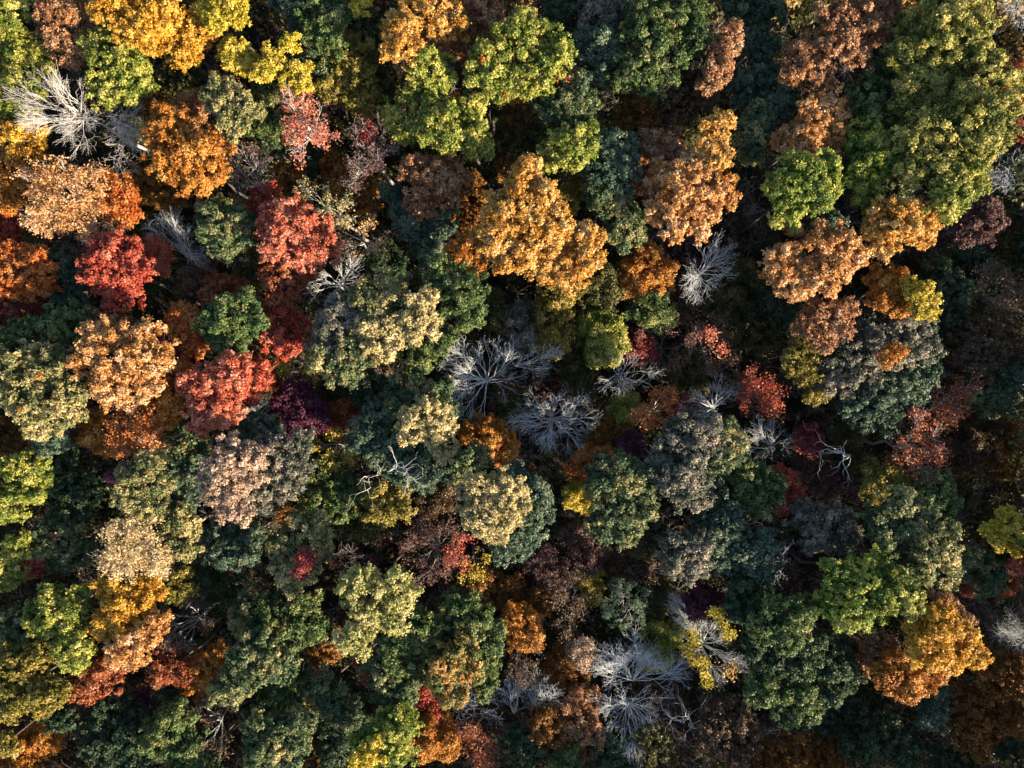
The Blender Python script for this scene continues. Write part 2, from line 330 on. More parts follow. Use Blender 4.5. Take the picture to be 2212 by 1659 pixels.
red|D|20|-|555,815,30 540,840,26 525,850,24|dull red crown on the right flank of the coral pink tree
twig|B|16|545,905|548,865,34 570,850,24 525,885,22|lavender-grey bare tree right of the coral pink tree
oak|D|20|-|380,950,34 345,975,28 415,945,26 430,975,24|dark grey-green oak crown just below the coral pink tree
cream|D|24|-|310,1035,42 335,1000,28 290,1070,32 320,1090,30 345,1045,24 275,1040,24|grey-green oak with yellow-cream tips in the lower left
teal|D|20|-|385,1020,40 400,1060,34 370,990,26 430,1030,26 360,1080,24|dim grey-green oak between the yellow-tipped and the pink-tipped oaks
pinkc|D|26.5|-|505,985,38 485,1030,42 530,1020,38 500,1080,36 470,1060,24 545,985,26 520,1110,20|pale pink-cream oak, very bright, in the lower left
+teal|D|20|-|560,925,30 530,935,22 590,935,22|grey-green crown capping the pale pink oak
gpink|D|23|-|600,985,42 640,1000,32 600,1030,38 570,1065,34 625,1045,28 650,960,24|bronze-tipped green oak attached right of the pale pink oak
ygreen|D|22|-|40,1035,42 25,1085,38 80,1010,30 75,1060,26|yellow-green tree at the left edge below the great oak
dgreen|D|18|-|150,1035,50 160,1085,42 130,1000,32 190,1060,30|broad dark green tree in shade left of the yellow-tipped oak
purple|F|19|-|262,1028,18|small purple tuft left of the yellow-tipped oak
damber|D|13|-|14,940,30 40,955,20|dark orange crown on the left edge under the great oak
red|D|19|-|610,698,36 640,712,28 600,730,26 625,745,20|dull pinkish-red crown left of the large cream oak
yellow|S|15|-|640,765,36 625,790,26 660,795,24|thin shrub-like tree of tiny yellow leaves below the pinkish-red crown
rust|D|17|-|575,795,24 590,830,20|dark rust crown between coral pink tree and yellow-leaf shrub tree
purple|F|17|-|640,850,30 618,865,24 655,870,22|purple tree, upper one of the purple pair
purple|F|17|-|665,903,34 640,915,24 685,890,22|purple tree, lower one of the purple pair
cream|D|24|-|840,628,38 865,655,28 820,655,28 790,640,28|large round cream-dappled oak of many domes, left of the emerald tree
+butter|D|25|-|905,675,34 890,715,30 920,705,24 925,650,20|eastern dome of the large cream oak group
+butter|D|24|-|825,695,38 800,720,28 845,710,24 825,755,30 850,745,20|central bright dome of the large cream oak group
+gpink|D|23|-|740,680,38 720,715,34 770,670,26 700,735,28|grey-bronze western dome of the large cream oak group
+oak|D|23|-|760,755,38 735,795,30 705,775,34 770,785,26 750,815,18|southwestern mossy dome of the large cream oak group
green|D|23|-|980,610,40 955,585,26 1005,650,38 1020,625,28 975,655,28 1010,690,26 940,625,22|emerald tree right of the large cream oak
green|D|16|-|913,760,36 950,735,28 900,790,24|shadowed green crown below the emerald tree
dgreen|D|15|-|793,836,38 820,860,26 775,860,26|dark green crown below the large cream oak
oak|D|22|-|880,840,42 930,860,42 860,870,30 955,890,28|central green oak with a golden sunlit right half, pale dead forks over it
+butter|D|24|-|900,915,38 945,930,32 925,890,26 955,965,24 960,900,20|sunlit yellow-cream crown of the central oak
+teal|D|21|-|820,900,32 790,945,34 850,960,36 815,975,28|silvery green western crown of the central oak, under pale dead forks
+teal|D|20|-|900,990,36 950,1010,30 870,1020,28 920,1025,26|grey-green southern crown of the central oak group
dead|N|26|880,990|878,985,34 895,1010,22|white dead snag fork lying over the central oak
dead|N|23|840,1015|790,1035,26 775,1040,18|pale forked dead limb tree left of the central oak
olive|F|12|-|720,850,34 700,880,28 760,900,28|low dark green undergrowth tree right of the purple pair
twig|B|14.5|1050,838|1050,825,88 1000,790,40 985,830,34 1085,780,44 1110,830,34 1045,885,30|largest white leafless tree at the centre, spreading like a fan coral
twig|B|14|1105,790|1160,775,30 1190,790,22 1130,760,22|faint grey leafless tree right of the largest white one
amber|D|15|-|1055,945,40 1085,965,30 1030,935,26 1095,985,18|amber dome directly below the largest white leafless tree
oak|D|20|-|1010,995,32 1035,985,22 995,1020,22|mossy crown touching the top left of the round cream-hearted oak
butter|D|26|-|1065,1085,46 1035,1060,34 1075,1125,36 1030,1100,32 1090,1055,36 1050,1145,22 1105,1090,34|ball-shaped oak with a glowing cream heart and silver-green rim below the centre
+teal|D|22|-|1135,1060,36 1150,1100,38 1130,1140,36 1100,1175,34 1160,1075,26 1110,1040,30|silver-green right rim crown of the cream-hearted oak
yellow|S|16|-|726,970,34 710,960,22 745,985,24|thin tree with tiny yellow leaves right of the bronze-tipped oak
olivey|D|19|-|836,1070,40 860,1095,28 820,1100,26 860,1060,22|yellow-olive crown left of the cream-hearted oak
green|D|17|-|713,1036,42 695,1085,36 740,1080,34 760,1050,26|dark mossy tree right of the bronze-tipped oak
olive|D|14|-|770,1120,34 730,1130,28 800,1140,24|low shaded olive crown above the starry yellow tree
rust|F|15|-|740,913,32 755,890,22|dim brick-red crown below the large cream oak
damber|D|15|-|636,1086,30 620,1110,20 690,985,18|dim orange crown under the bronze-tipped oak
olivey|D|14|-|1206,640,38 1230,620,26 1215,600,26|olive-gold crown right below the orange-gold crown
gpink|F|12|-|1146,700,40 1120,690,28 1150,735,28|dull greyish-green crown above the big leafless trees
olivey|F|13|-|1200,690,36 1205,725,30 1185,750,24|muted olive tree left of the yellow-olive dome
olive|F|13|-|1290,615,44 1270,590,32 1310,645,30|dim green tree below the right foot of the biggest orange tree
amber|F|13|-|1390,580,42 1370,615,30 1425,590,30 1400,555,26|dusky orange tree in the shady hollow, right of centre
green|F|12|-|1400,663,38 1425,680,26|low green crown under the dusky orange tree
ygreen|F|13|-|1296,720,42 1320,745,28 1275,700,26 1305,765,28 1325,710,22|yellow-olive dome in the shady hollow above the bare trees
crimson|F|10.5|-|1376,755,30 1362,740,22|scarlet crown behind the middle-sized leafless tree
twig|B|13|1345,830|1346,808,52 1320,790,26 1375,800,28 1340,845,26|middle-sized blue-white leafless tree right of the yellow-olive dome
twig|B|13.5|1186,915|1186,908,76 1225,870,44 1150,915,34 1240,920,36 1190,965,32|second large white leafless tree, just right of the amber dome
maroon|S|11|-|1433,753,42 1420,720,28 1450,780,28|faint maroon twiggy tree in the shady hollow
maroon|S|12|-|1533,735,34 1545,765,26 1525,710,18 1510,780,26|dusky pink twiggy tree in the shady hollow, right of the maroon one
+coral|S|17|-|1530,725,16 1560,755,14|small salmon leaf tufts caught by the sun on the dusky twiggy tree
twig|B|17|1492,640|1530,570,44 1555,545,26 1500,600,24 1490,640,22 1570,580,20|blue-white dead tree with curled comb-like limbs in the dark gap
orange|S|18|-|1423,880,30 1440,860,22 1405,905,22|glowing orange-red small tree beside the grey-mauve oak
crimson|F|11|-|1478,882,26|dark crimson crown between glowing orange tree and grey-mauve oak
twig|B|14|1530,880|1530,860,44 1560,850,28 1500,870,28|dim grey leafless tree above the grey-mauve oak
red|S|13|-|1640,845,36 1625,830,24 1660,880,26|thin red tree of the right middle, twigs showing
gpink|D|22|-|1485,925,36 1510,960,38 1530,930,28 1460,945,24 1500,990,24|grey-mauve oak, upper crown with pale dusty leaves
oak|D|21|-|1565,945,32 1580,975,26 1550,985,28 1595,960,18|olive-grey crown attached right of the grey-mauve oak
gpink|D|21|-|1440,985,34 1455,1035,36 1490,1060,38 1430,1020,24 1480,1025,28|grey-mauve oak, lower crown with dark hollow at its top
teal|D|18|-|1560,1080,36 1545,1120,38 1530,1050,28 1575,1110,24|dim grey-green crown below the grey-mauve oaks
oak|D|20|-|1340,1030,42 1310,1010,28 1380,1030,30 1385,1070,28 1300,1050,26|green oak with a dark hollow in its crown, right of the acid-yellow shrub tree
+oak|D|20|-|1330,1100,40 1300,1135,32 1370,1110,36 1350,1150,30|lower crown of the dark-hollowed green oak
yellow|F|12|-|1256,1063,28 1240,1078,18 1270,1085,18|small acid-yellow shrub tree left of the dark-hollowed green oak
orange|F|12|-|1278,1000,34 1250,1012,24 1300,990,22|soft orange-red crown above the acid-yellow shrub tree
damber|F|10|-|1313,925,34 1300,960,28 1330,950,24|dusky amber low crown right of the second large leafless tree
purple|F|12|-|1366,963,24|dark plum low crown left of the grey-mauve oak
ygreen|F|10|-|1350,878,28 1345,900,22|vivid green low crown below the middle-sized leafless tree
twig|B|12|1660,965|1655,945,46 1680,930,26 1640,970,24|fan-shaped dim bare tree below the thin red tree
green|D|18|-|1616,1030,40 1640,1075,36 1600,1065,30 1660,1040,24|dark green tree between the grey-mauve oaks and the scarlet crown
copper|D|21|-|1792,700,38 1760,680,32 1810,670,28 1775,730,26 1740,700,22|copper-gold crown right under the wide peach-gold tree
olivey|D|18|-|1745,735,32 1720,765,28 1735,800,30 1760,850,26|olive-green crown left of the big dusky oak
yellow|D|22|-|1988,645,28 1998,670,20 1970,625,20|sunlit yellow crown above the big dusky oak
amber|D|20|-|1930,620,32 1935,665,22 1900,600,24 1895,640,24|dull gold crown left of the sunlit yellow crown
gpink|D|19.0|-|1920,700,40 1970,700,38 1990,745,36 1945,760,38 1880,720,34 1900,760,32|big dusky oak, frosted grey-green, with one glowing orange tuft
+gpink|D|18.0|-|1830,765,46 1790,790,36 1850,810,42 1890,800,32 1800,830,30|grey frosted left dome of the big dusky oak
+teal|D|18.0|-|1900,840,40 1960,830,38 1870,880,38 1905,905,30 1995,800,30 1835,870,26|dark teal lower dome of the big dusky oak
+amber|D|21|-|1935,762,14 1915,775,10|tiny orange-gold tuft glowing on the big dusky oak
brown|D|16.0|-|2102,785,46 2115,730,38 2080,745,32 2140,760,30|dull bronze-green tree right of the big dusky oak
oak|D|15.0|-|2115,840,38 2145,865,32 2150,820,26|dim mossy crown under the dull bronze-green tree
rust|S|18|-|1976,960,40 1990,920,28 2010,995,30 1960,985,26|rusty orange thin-leaved tree below the big dusky oak
rust|S|16|-|2059,868,36 2045,895,26 2070,845,22|rusty speckled tree right below the dull bronze-green tree's left side
brown|F|11.0|-|2105,955,44 2080,985,34 2130,930,28|faint brown low crown right of the rusty thin-leaved tree
crimson|F|12|-|1742,950,24 1755,965,16|little blood-red crown left of the blue-white snag
dead|N|19|1768,972|1800,965,34 1830,990,26 1810,1005,24 1845,1010,14|blue-white snag with antler-like limbs on the right
red|F|16|-|1694,1040,26 1700,1065,22 1690,1090,16|narrow scarlet crown right of the dark green tree
twig|S|15|-|2155,625,42 2185,640,32 2170,670,30 2150,590,28|straw-coloured half-bare tree near the right edge
dgreen|D|14.0|-|2035,660,42 2025,600,36 2050,700,32 2060,630,28|deep green tree right of the sunlit yellow crown
teal|D|15.0|-|2195,825,34 2180,865,26|teal tree cut by the right edge, middle height
damber|F|11.0|-|2180,960,44 2160,1000,32|dim umber crown at the right edge
green|D|18|-|2020,1060,36 1995,1085,28 2045,1085,26|green crown upper right of the yellow-lit oak
olivey|F|16|-|1905,1035,36 1930,1050,24 1890,1055,24|olive crown above the yellow-lit oak
ygreen|D|20|-|33,1206,40 18,1240,32 50,1180,28|green tree on the left edge beside a small red tuft
red|F|18|-|72,1222,18 80,1205,14|small red tuft between green trees near the left edge
oak|D|19|-|143,1165,42 165,1195,34 110,1150,30 120,1190,28|mossy green tree left of the straw-gold loose tree
straw|S|24|-|277,1178,56 325,1200,36 250,1205,34 300,1150,34|straw-gold loose tree like confetti in the lower left
cream|D|21|-|393,1130,36 400,1175,28 375,1110,26|green oak with yellow flecks right of the straw-gold loose tree
teal|D|18|-|490,1160,42 520,1195,34 475,1195,30 540,1160,26|silver-green tree beneath the pale pink oak
ygreen|D|22|-|133,1320,44 170,1300,32 90,1330,34 150,1350,30 120,1290,26|lime tree with clumped tufts in the lower left
ygreen|D|23|-|160,1412,32 145,1395,20 178,1400,20|round lime knob of a tree above the rust red tree
dgold|D|23|-|293,1290,44 240,1272,26 275,1330,36 225,1350,26 318,1270,28 255,1310,26|yellow-gold tree below the straw-gold loose tree
olivey|D|19|-|376,1260,32 350,1240,24 395,1280,22|olive-gold shaded crown right of the yellow-gold tree
peach|D|23|-|290,1390,38 325,1360,26 262,1412,24 345,1340,20|orange-gold dome beneath the yellow-gold tree
rust|D|20|-|207,1460,44 235,1440,28 180,1490,24 190,1430,24|rust red tree below the orange-gold dome
olivey|D|22|-|50,1440,48 90,1420,30 60,1500,42 18,1520,30 95,1500,34 130,1490,24 20,1480,30|broad mustard-green oak at the left edge of the lower left
oak|D|19|-|50,1370,44 25,1345,30 85,1375,28|muted green oak with rust flecks above the mustard-green oak
olivey|D|20|-|8,1600,24 20,1620,14|mustard crown cut by the left edge near the bottom corner
amber|F|13|-|60,1625,42 30,1645,30 90,1600,28|shadowed umber-orange crown in the bottom left corner
dgreen|D|17|-|125,1540,30 145,1555,20|small dark green crown with a red tip under the mustard-green oak
brown|S|18|-|403,1350,42 420,1325,26 395,1375,28|straw-brown wispy tree right of the orange-gold dome
rust|D|18|-|370,1435,36 395,1450,26 350,1455,22|brick-copper crown below the straw-brown wispy tree
amber|D|17|-|450,1430,32 430,1475,26 475,1415,22|mustard-amber crown left of the silver-tipped oak
oak|D|22|-|500,1480,36 540,1450,38 575,1425,38 605,1440,32 560,1395,32 520,1420,26|silver-tipped green oak in the lower left middle
dgreen|D|17|-|250,1530,40 290,1540,28 225,1550,24|dark green crown just below the rust red tree
green|D|19|-|370,1560,42 340,1590,38 400,1600,38 395,1540,26|deep green tree above the bottom edge, left of the brown tree
dgreen|D|18|-|290,1600,42 250,1620,38 310,1640,34 210,1600,30|dark green tree with rusty specks on the bottom edge
brown|S|18|-|460,1575,38 450,1545,24 470,1600,24|mauve-brown tree with grey twigs near the bottom
purple|F|15|-|308,1508,14|tiny plum tuft below the dark hollow in the lower left
green|D|17|-|420,1645,32 455,1640,24|green crown on the bottom edge beneath the mauve-brown tree
cream|D|22|-|650,1150,38 690,1140,30 680,1190,32 620,1180,30|cream-tipped green oak with crimson flecks above the mossy green tree
+cream|D|22|-|640,1230,32 610,1215,24 630,1255,24 665,1225,22|cream-tipped oak with crimson flecks, lower crown
+crimson|F|23|-|663,1207,14 645,1235,9|small crimson tuft in the middle of the cream-tipped oak
green|D|19|-|646,1340,42 620,1380,34 600,1310,36 660,1300,28 680,1360,26|mossy green tree left of the starry yellow tree
oak|D|18|-|550,1310,36 575,1340,30 530,1340,26|dim grey-green crown in the lower left middle
lemon|K|25.5|-|813,1290,46 765,1270,30 860,1285,34 850,1330,30 790,1335,34 780,1240,22 860,1245,20|starry pale yellow tree with radiating leaf sprays, lower middle
+lemon|K|25.5|-|765,1385,30 785,1370,22 745,1375,20|starry pale yellow crown, small lower one
maroon|S|13|-|936,1190,48 970,1180,34 905,1170,34 940,1230,32|dark crimson misty tree left of the cream-hearted oak's foot
yellow|S|13|-|1020,1208,26 1010,1235,18|wispy yellow leaf crown under the cream-hearted oak
red|S|15|-|985,1195,24 990,1165,16|bright crimson flush on the right of the dark misty tree
green|D|21|-|1000,1310,34 1030,1330,28 1050,1370,32 1000,1370,38 1060,1395,24|green oak with orange-gold lobes, lower right of the starry yellow tree
+tinged|D|22|-|960,1430,36 1000,1400,28 975,1490,30 1015,1440,26 955,1460,24|orange-tinged green oak lobe in the lower middle
+green|D|20|-|1040,1440,30 1050,1475,24|green oak lobe with a rusty edge beside the grey bare tree
green|D|21|-|880,1350,40 860,1400,40 915,1385,36 930,1350,26|deep green oak right below the starry yellow tree
+oak|D|20|-|830,1440,36 870,1460,36 840,1490,32 880,1500,26|mossy oak crown at the lower left of the orange-tinged oak
rust|D|18|-|790,1420,24 800,1450,20 785,1405,14|small rusty crown beneath the starry yellow tree
red|F|14|-|913,1516,36 870,1520,26 935,1540,26|dull red crown in shade below the mossy oak
amber|F|15|-|936,1580,42 910,1600,30 960,1600,28|umber-gold crown near the bottom, left of the reddish twiggy tree
rust|S|15|-|1030,1612,36 1020,1580,24 1045,1640,24|reddish twiggy tree at the bottom edge
twig|B|14|1030,1500|1018,1520,44 990,1530,24 1050,1530,24|white-grey leafless tree beneath the green oak lobe
oak|D|18|-|720,1510,40 700,1480,30 740,1540,28 680,1505,26|silvery dark green crown in the lower middle left
green|D|18|-|620,1495,36 590,1500,28 650,1480,26|dull green crown below the silver-tipped oak
oak|D|21|-|603,1600,44 565,1565,36 650,1570,34 640,1620,30 570,1630,30|green oak with cream and red flecks on the bottom edge
vgreen|D|22|-|836,1580,38 865,1560,34 860,1610,34 800,1600,32 840,1640,30|vivid green oak with a yellow heart at the bottom edge
yellow|D|23|-|805,1620,22 780,1635,18|yellow crown glowing on the left of the vivid green oak
dgreen|D|17|-|740,1580,40 760,1550,28 735,1620,32|dark green crown left of the vivid green oak
damber|D|13|-|700,1405,30 720,1380,22|dim amber crown left of the small starry crown
maroon|F|11|-|1196,1216,38 1165,1208,28 1215,1240,26|brick-pink misty crown right of the cream-hearted oak
maroon|F|11|-|1260,1186,36 1280,1205,24 1250,1160,24|faded maroon crown below the acid-yellow shrub tree
amber|F|13|-|1130,1356,36 1110,1335,24 1145,1380,24|warm orange crown in the hazy lower middle
twig|S|14|-|1230,1290,44 1215,1265,28 1245,1320,28|grey misty thicket tree with tiny yellow leaves
teal|C|16|-|1346,1300,44|soft feathery evergreen in the lower middle
brown|S|14|-|1123,1406,38 1110,1430,26|mauve twiggy tree under the warm orange crown
pinkc|F|14|-|1254,1404,22 1260,1425,14|small dusty-pink crown left of the forked bare giant
twig|B|14|1156,1510|1156,1485,42 1180,1500,24|pale lavender bare tree, right one of two in the lower middle
twig|B|14|1110,1520|1112,1495,36 1100,1470,20|pale lavender bare tree, left one of two in the lower middle
copper|D|14|-|1246,1550,40 1220,1530,28 1270,1595,34 1240,1610,30 1260,1500,26|mottled orange-green tree near the bottom middle
damber|D|15|-|1180,1580,32 1165,1550,24|dim bronze crown left of the mottled orange-green tree
damber|F|12|-|1228,1450,40 1215,1420,26|dusky umber crown left of the forked bare giant
twig|B|15|1357,1460|1362,1425,54 1310,1420,34 1410,1420,34 1330,1400,28 1395,1395,24 1445,1450,26|steel-blue leafless giant with a forked trunk, lower middle
+twig|B|15|1355,1480|1365,1540,64 1320,1520,34 1410,1520,40 1365,1590,34 1340,1575,24 1395,1580,26|southern half of the forked bare giant, drooping brush of twigs
twig|B|13.0|1505,1385|1490,1330,44 1470,1310,24 1540,1400,44 1560,1440,34 1520,1340,28 1575,1410,24|grey branching tree with scattered yellow leaf tufts
+yellow|S|18.0|-|1552,1330,15 1540,1322,9|yellow leaf tuft at the top right of the grey branching tree
+yellow|S|18.0|-|1573,1368,14 1562,1350,9|yellow leaf tuft at the right of the grey branching tree
+yellow|S|18.0|-|1500,1385,13 1492,1362,10|yellow leaf tuft at the heart of the grey branching tree
+yellow|S|16.0|-|1485,1408,15 1500,1425,11|greenish yellow tuft at the left foot of the grey branching tree
+yellow|S|17.0|-|1523,1430,13 1528,1472,15 1522,1455,9|long yellow tuft at the bottom of the grey branching tree
+gold|S|20|-|1573,1450,22 1585,1440,12|orange-yellow sprinkle of leaves at the lower right of the grey branching tree
purple|F|14|-|1516,1298,34 1540,1315,22|dark wine-red crown behind the grey branching tree
ygreen|F|12|-|1430,1390,38 1415,1420,26 1440,1365,24|low fern-green crown between the forked giant and the branching tree
dead|N|19|1462,1500|1490,1570,24 1500,1600,20 1480,1545,20 1450,1540,14 1520,1575,14|twisted white snag with a long bent trunk near the bottom
brown|D|18|-|1573,1550,46 1600,1585,38 1545,1595,34 1590,1620,30 1540,1560,28|dull bronze dome at the bottom, right of the twisted snag
green|D|21|-|1670,1330,42 1720,1320,34 1700,1360,34 1650,1360,28|big dark green oak of many lobes, left of the grass-green tree
+dgreen|D|19.0|-|1680,1410,44 1740,1390,40 1640,1400,30 1715,1430,36|middle crown of the big dark green oak, lower right
+dgreen|D|18.0|-|1800,1435,40 1790,1480,36 1830,1460,24 1780,1400,30|eastern crown of the big dark green oak
+green|D|19|-|1650,1470,40 1720,1480,42 1740,1525,30 1690,1525,34 1640,1500,26|southern crown of the big dark green oak, slightly bluish
gpink|D|20|-|1473,1203,40 1500,1180,30 1450,1175,26 1500,1225,24|grey-green crown right below the lower grey-mauve oak
teal|D|19|-|1540,1160,40 1565,1190,34 1580,1150,28 1530,1205,28|olive-grey crown right of the grey-green crown
teal|D|19|-|1640,1180,36 1650,1220,30 1620,1200,28|grey crown tangled with dead twigs left of the bright green tree
twig|B|17|1650,1200|1670,1180,28 1680,1215,24 1655,1235,22|tangle of bare grey twigs over the grey crown
dgreen|D|18|-|1623,1300,36 1600,1270,28 1595,1320,26|dim blue-green crown above the big dark green oak
olive|F|11|-|1405,1152,30 1390,1180,22|dark yellow-olive low crown between two grey-green oaks
dgreen|D|14|-|1150,1600,38 1115,1600,32 1135,1635,28|dim dark green crown at the bottom, left of the mottled tree
green|D|15|-|1223,1648,30|green crown clipped by the bottom edge under the mottled tree
dgreen|D|14|-|1340,1630,40 1310,1640,28|very dark green crown at the bottom edge under the forked giant
olive|D|15|-|1416,1615,34 1405,1590,26|dark olive crown at the bottom edge right of the forked giant
gpink|D|18.0|-|1786,1135,42 1740,1115,34 1825,1160,28 1765,1160,28 1815,1115,24|dusty pink-green oak left of the yellow-lit oak
oak|D|22|-|1900,1125,36 1940,1090,36 1955,1140,38 1985,1105,30 1920,1160,26|wide olive oak with a yellow-lit right shoulder above the grass-green tree
+cream|D|23|-|2010,1180,34 1995,1150,26 2035,1160,30 2045,1200,26 2000,1210,18|yellow-lit eastern dome of the oak in the lower right
+oak|D|18.0|-|2045,1235,28 2020,1240,22|mossy lower lobe of the yellow-lit oak
vgreen|D|23|-|1859,1255,46 1810,1245,36 1885,1225,34 1860,1320,40 1800,1305,32 1830,1340,24 1835,1280,34|bright grass-green tree in the lower right
+ygreen|D|24|-|1940,1285,34 1960,1305,24 1915,1300,22 1920,1245,24|sunlit lime shoulder crown right of the grass-green tree
green|D|21|-|1980,1225,24 1960,1240,20 1995,1245,18|small green crown under the yellow-lit oak
dgold|D|24|-|2010,1370,40 2025,1335,30 2000,1410,36 1990,1385,28 2045,1360,24|deep golden orange tree of stepped domes near the lower right corner
+dgold|D|22|-|2080,1400,34 2065,1365,28 2100,1410,24 2060,1430,24|right dome of the deep golden orange tree
+copper|D|20|-|2010,1300,28 2040,1315,24 2070,1340,24|bronze shaded crown above the deep golden orange tree
+amber|D|20|-|1940,1440,36 2000,1455,34 1950,1485,26 1915,1460,22|dark amber lower crown of the deep golden orange tree
copper|D|17|-|1900,1400,32 1885,1430,24|dim bronze crown left of the deep golden orange tree
yellow|D|20|-|2176,1145,36 2205,1160,30 2150,1150,22|rich yellow tree at the right edge of the lower right
olive|D|16|-|2160,1195,32 2190,1200,24|olive crown under the rich yellow tree
coral|D|18|-|2200,1215,18 2190,1225,12|small coral pink tuft at the right edge
oak|D|17.0|-|2110,1225,32 2130,1260,28 2095,1200,24 2140,1235,22|green crown with amber flecks left of the coral pink tuft
rust|F|14|-|2160,1250,26 2090,1260,20|dark rust crown beneath the coral pink tuft
twig|B|14|2212,1370|2190,1355,42 2170,1370,24|violet-grey leafless tree at the right edge
damber|D|15.0|-|2159,1455,44 2130,1440,28 2190,1440,30|dark ochre dome at the right edge near the bottom
damber|D|14.0|-|2130,1520,48 2085,1560,38 2170,1550,40 2060,1500,30 2100,1600,30|broad umber crown in the lower right corner region
teal|D|14.0|-|2009,1510,34 2015,1545,28|dark teal crown under the deep golden orange tree
dgreen|D|13.0|-|1909,1585,46 1950,1620,36 1860,1600,40 1880,1560,28|black-green crown at the bottom right, left of the umber crown
damber|D|12.0|-|1690,1615,40 1720,1640,28 1660,1640,26|brown-amber crown at the bottom edge, right of the bronze dome
damber|D|11.0|-|1776,1633,38 1750,1650,26|dark amber crown at the bottom edge, next right of the brown-amber one
twig|B|12|1695,1570|1692,1565,36|barely visible bare tree below the big dark green oak
dgreen|D|12.0|-|2080,1640,36 2040,1645,28|dark green crown on the bottom edge below the umber crown
teal|D|12.0|-|2185,1620,34 2205,1645,24|blackish teal crown in the bottom right corner
dgreen|D|11.0|-|1785,1550,40 1830,1530,30|shadowed green crown between the big oak and the bottom right
olive|F|9|-|1240,800,34 1260,830,26|mossy low crown between the three blue-white leafless trees
olive|F|9|-|1120,880,30 1105,910,24|mossy low crown between the two large leafless trees
olive|F|10|-|1480,800,34 1500,830,26|dark moss-green low crown above the dim grey leafless tree
brown|S|12|-|1560,800,34 1580,830,24|faint brown wispy crown left of the thin red tree
olive|F|10|-|1620,700,44 1660,740,34 1590,660,32|blackish green low crown left of the olive-green crown
olive|F|11|-|1560,640,36 1600,600,30|low dark green crown under the comb-limbed dead tree
dgreen|F|11.0|-|1680,680,34 1660,640,28|dark green crown at the lower left of the wide peach-gold tree
maroon|F|9|-|1740,1020,30 1780,1050,30 1840,1050,28|faint wine-brown undergrowth crown under the antler-limbed snag
dgreen|F|10.0|-|2110,600,34 2090,560,28|blackish green crown left of the straw-coloured half-bare tree
olive|F|9|-|1950,1030,24 1850,1010,26 1830,940,22|faint olive low crown left of the rusty thin-leaved tree
olive|F|11|-|1080,680,30 1060,650,24|dim green low crown right of the emerald tree
olive|F|10|-|560,600,24 540,570,22|hidden olive crown between the round cream-tipped oak and rust red crown
dgreen|F|12|-|670,350,34 700,330,26|dark green low crown below the salmon-pink tree
dgreen|F|12|-|480,1270,34 450,1240,26|blackish green low crown above the dim grey-green crown
dgreen|F|11|-|820,560,32 850,580,24|dark low crown above the northern dome of the cream oak
brown|F|9|-|1320,1230,30 1370,1220,26|dark brown misty crown above the feathery evergreen
olive|F|10|-|1420,1290,30 1405,1320,26|dark olive misty crown right of the feathery evergreen
olivey|F|11|-|1270,1250,24 1285,1275,18|patch-like yellow-olive low crown left of the feathery evergreen
damber|F|10|-|1160,1300,28 1100,1270,28|dim amber misty crown below the brick-pink misty crown
brown|F|10|-|960,1070,26 930,1090,24|brown shadowed low crown left of the cream-hearted oak
damber|F|11|-|1060,1270,30 1040,1250,22|dusky bronze low crown above the orange-tipped green oak
brown|F|10|-|1440,640,32 1470,670,26|umber low crown left of the comb-limbed dead tree
brown|F|10|-|420,1500,28 310,1460,24|dark low crown in the black gap right of the rust red tree
'''

# ------------------------------------------------------------------ builders
GROW = 1.13
def parse(bl):
    return [tuple(float(v) for v in b.split(',')) for b in bl.split()]

def billows(bl, z, rng, flat=0.85, drop=0.28):
    """crown billows as spheres in the world: centre, radius"""
    pts = parse(bl); k = (CAM_H-(z-2))/F
    big = max(p[2] for p in pts)
    wsum = sum(p[2]**2 for p in pts); mx = sum(p[0]*p[2]**2 for p in pts)/wsum; my = sum(p[1]*p[2]**2 for p in pts)/wsum
    out = []
    for (x, y, r) in pts:
        R = r*k; d = math.hypot(x-mx, y-my)*k
        zt = z - drop*d*min(1, 1.2-0.4*r/big) + rng.uniform(-0.35, 0.35)
        zc = zt - R*flat
        R = r*(CAM_H-zc)/F
        out.append((at(x, y, zc), R*GROW))
    return out

